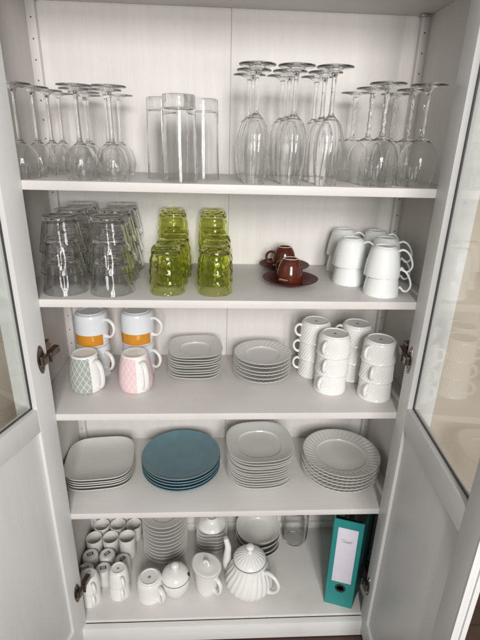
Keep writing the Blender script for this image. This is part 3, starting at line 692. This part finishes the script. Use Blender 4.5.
# --- ring binder
BW, BH, BD = .0865, .342, .285
def binder():
    t = .0028
    root = obj('ring_binder', None, None, (.3195, .036, Z5+.0006), rot=(-.035, 0, -.315)); root.empty_display_size = .05
    props(root, 'teal ring binder with white spine label and finger hole, right of the shelf', 'binder')
    # spine with a real finger hole
    mb = MB(); cx, cz, r, n = BW*.5, .075, .0125, 28
    hole = [(cx+r*cos(2*pi*i/n), cz+r*sin(2*pi*i/n)) for i in range(n)]
    rect = []
    for i in range(n):
        a = 2*pi*i/n; c, s = cos(a), sin(a)
        k = min((BW*.5/abs(c)) if abs(c) > 1e-6 else 9, ((BH-cz if s > 0 else cz)/abs(s)) if abs(s) > 1e-6 else 9)
        rect.append([cx+k*c, cz+k*s])
    for cxr, czr in ((BW, BH), (0, BH), (0, 0), (BW, 0)):      # snap the nearest ray to each corner
        a = atan2(czr-cz, cxr-cx); i = round(a/(2*pi)*n) % n; rect[i] = [cxr, czr]
    mb.quad_grid([[(x, 0, z) for x, z in rect][::-1], [(x, 0, z) for x, z in hole][::-1], [(x, t, z) for x, z in hole][::-1], [(x, t, z) for x, z in rect][::-1], [(x, 0, z) for x, z in rect][::-1]])
    sp = obj('spine', mb.mesh('spine', M['binder'], fix=True), root)
    rg = MB(); m = 36
    tor = []
    for i in range(m):
        a = 2*pi*i/m; tor.append([(cx+(r+.0012+.0030*cos(b))*cos(a), -.0004-.0022*max(0, sin(b))+.0012*max(0, -sin(b)), cz+(r+.0012+.0030*cos(b))*sin(a)) for b in [2*pi*j/10 for j in range(10)]])
    tor.append(tor[0]); rg.quad_grid(tor)
    obj('finger_ring', rg.mesh('finger_ring', M['hole'], fix=True), sp)
    inn = MB().box((.006, .0305, .02), (BW-.006, .032, BH-.02)).mesh('hole_shade_sheet', M['hole']); obj('hole_shade_sheet', inn, root)  # added near-black sheet, stands in for the shade behind the finger hole
    lb = obj('spine_label', MB().box((.0135, -.0007, .100), (BW-.0135, -.0001, .313)).mesh('spine_label', M['label'], .0002), root)
    sq = MB()
    wave = [(x, -.0009, .268+.0032*sin((x-.022)*180)*(1-abs(x-.043)/.03)) for x in [.026+.035*i/40 for i in range(41)]]
    sq.tube(wave, .0007, 6, flat=.4)
    for i in range(7): sq.box((.030+.0040*i, -.0009, .2602), (.0325+.0040*i, -.0007, .2628))
    obj('label_logo', sq.mesh('label_logo', M['ink'], fix=True), lb)
    obj('left_cover', MB().box((0, t+.0003, 0), (t, BD, BH)).mesh('left_cover', M['binder'], .0006), root)
    rc = obj('right_cover', MB().box((-t, t+.0003, 0), (0, BD, BH)).mesh('right_cover', M['binder_shaded'], .0006), root, (BW, 0, 0), -.27)
    lv = MB(); lv.box((.02, .06, .002), (.06, .24, .02)); obj('paper', MB().box((.006, .075, .004), (.030, BD-.02, BH-.022)).mesh('paper', M['paper']), root)
binder()

# ================================================================== CAMERA
cam = bpy.data.cameras.new('camera'); co = bpy.data.objects.new('camera', cam); COL.objects.link(co)
p_, y_, r_ = -0.376371, -0.057503, 0.026821
fwd = Vector((-sin(y_)*cos(p_), cos(y_)*cos(p_), sin(p_))); rt = Vector((cos(y_), sin(y_), 0)); up = rt.cross(fwd)
R2 = rt*cos(r_)+up*sin(r_); U2 = -rt*sin(r_)+up*cos(r_)
mw = Matrix.Identity(4)
for i in range(3): mw[i][0] = R2[i]; mw[i][1] = U2[i]; mw[i][2] = -fwd[i]
mw[0][3], mw[1][3], mw[2][3] = -.035806, -.961535, 1.458007
co.matrix_world = mw
cam.sensor_fit = 'HORIZONTAL'; cam.sensor_width = 36; cam.lens = 446.80/480*36
cam.clip_start = .02; cam.clip_end = 60
SC.camera = co

# ================================================================== LIGHT
w = bpy.data.worlds.new('World'); SC.world = w; w.use_nodes = True
N, L = w.node_tree.nodes, w.node_tree.links
bg = N['Background']
tc = N.new('ShaderNodeTexCoord'); sx = N.new('ShaderNodeSeparateXYZ'); L.new(tc.outputs['Generated'], sx.inputs[0])
cr = N.new('ShaderNodeValToRGB'); mr = N.new('ShaderNodeMapRange'); mr.inputs[1].default_value = -1; mr.inputs[2].default_value = 1
L.new(sx.outputs[2], mr.inputs[0]); L.new(mr.outputs[0], cr.inputs[0])
e = cr.color_ramp.elements
e[0].position = .40; e[0].color = (.07, .062, .052, 1); e[1].position = .60; e[1].color = (.44, .425, .41, 1)
fy = N.new('ShaderNodeMapRange'); fy.inputs[1].default_value = .35; fy.inputs[2].default_value = -1; fy.inputs[3].default_value = .75; fy.inputs[4].default_value = 1.9
L.new(sx.outputs[1], fy.inputs[0])
mu = N.new('ShaderNodeVectorMath'); mu.operation = 'SCALE'; L.new(cr.outputs[0], mu.inputs[0]); L.new(fy.outputs[0], mu.inputs['Scale'])
L.new(mu.outputs[0], bg.inputs['Color']); bg.inputs["Strength"].default_value = .67

def area(name, loc, target, sx_, sy_, power, col):
    l = bpy.data.lights.new(name, 'AREA'); l.shape = 'RECTANGLE'; l.size = sx_; l.size_y = sy_; l.energy = power; l.color = col
    o = bpy.data.objects.new(name, l); COL.objects.link(o); o.location = loc
    o.rotation_euler = (Vector(target)-Vector(loc)).to_track_quat('-Z', 'Y').to_euler()
    return o
for x, zc, wd, ht, pw, c in ((.02, 2.25, .34, .62, 25, (1.0, .974, .952)), (.02, 1.53, .34, .62, 21.5, (1.0, .974, .952)), (.48, 2.25, .34, .62, 26, (1.0, .974, .952)),
                             (.48, 1.53, .34, .62, 21.5, (1.0, .974, .952))):
    area('window_light', (x, -2.75, zc), (0, 0, 1.05), wd, ht, pw, c)

SC.view_settings.view_transform = 'Standard'; SC.view_settings.look = 'None'; SC.view_settings.exposure = 0
cy = SC.cycles
cy.max_bounces = 28; cy.transmission_bounces = 28; cy.transparent_max_bounces = 24; cy.diffuse_bounces = 5; cy.glossy_bounces = 6
cy.caustics_refractive = True; cy.caustics_reflective = False; cy.blur_glossy = .3
cy.sample_clamp_indirect = 6; cy.use_denoising = True
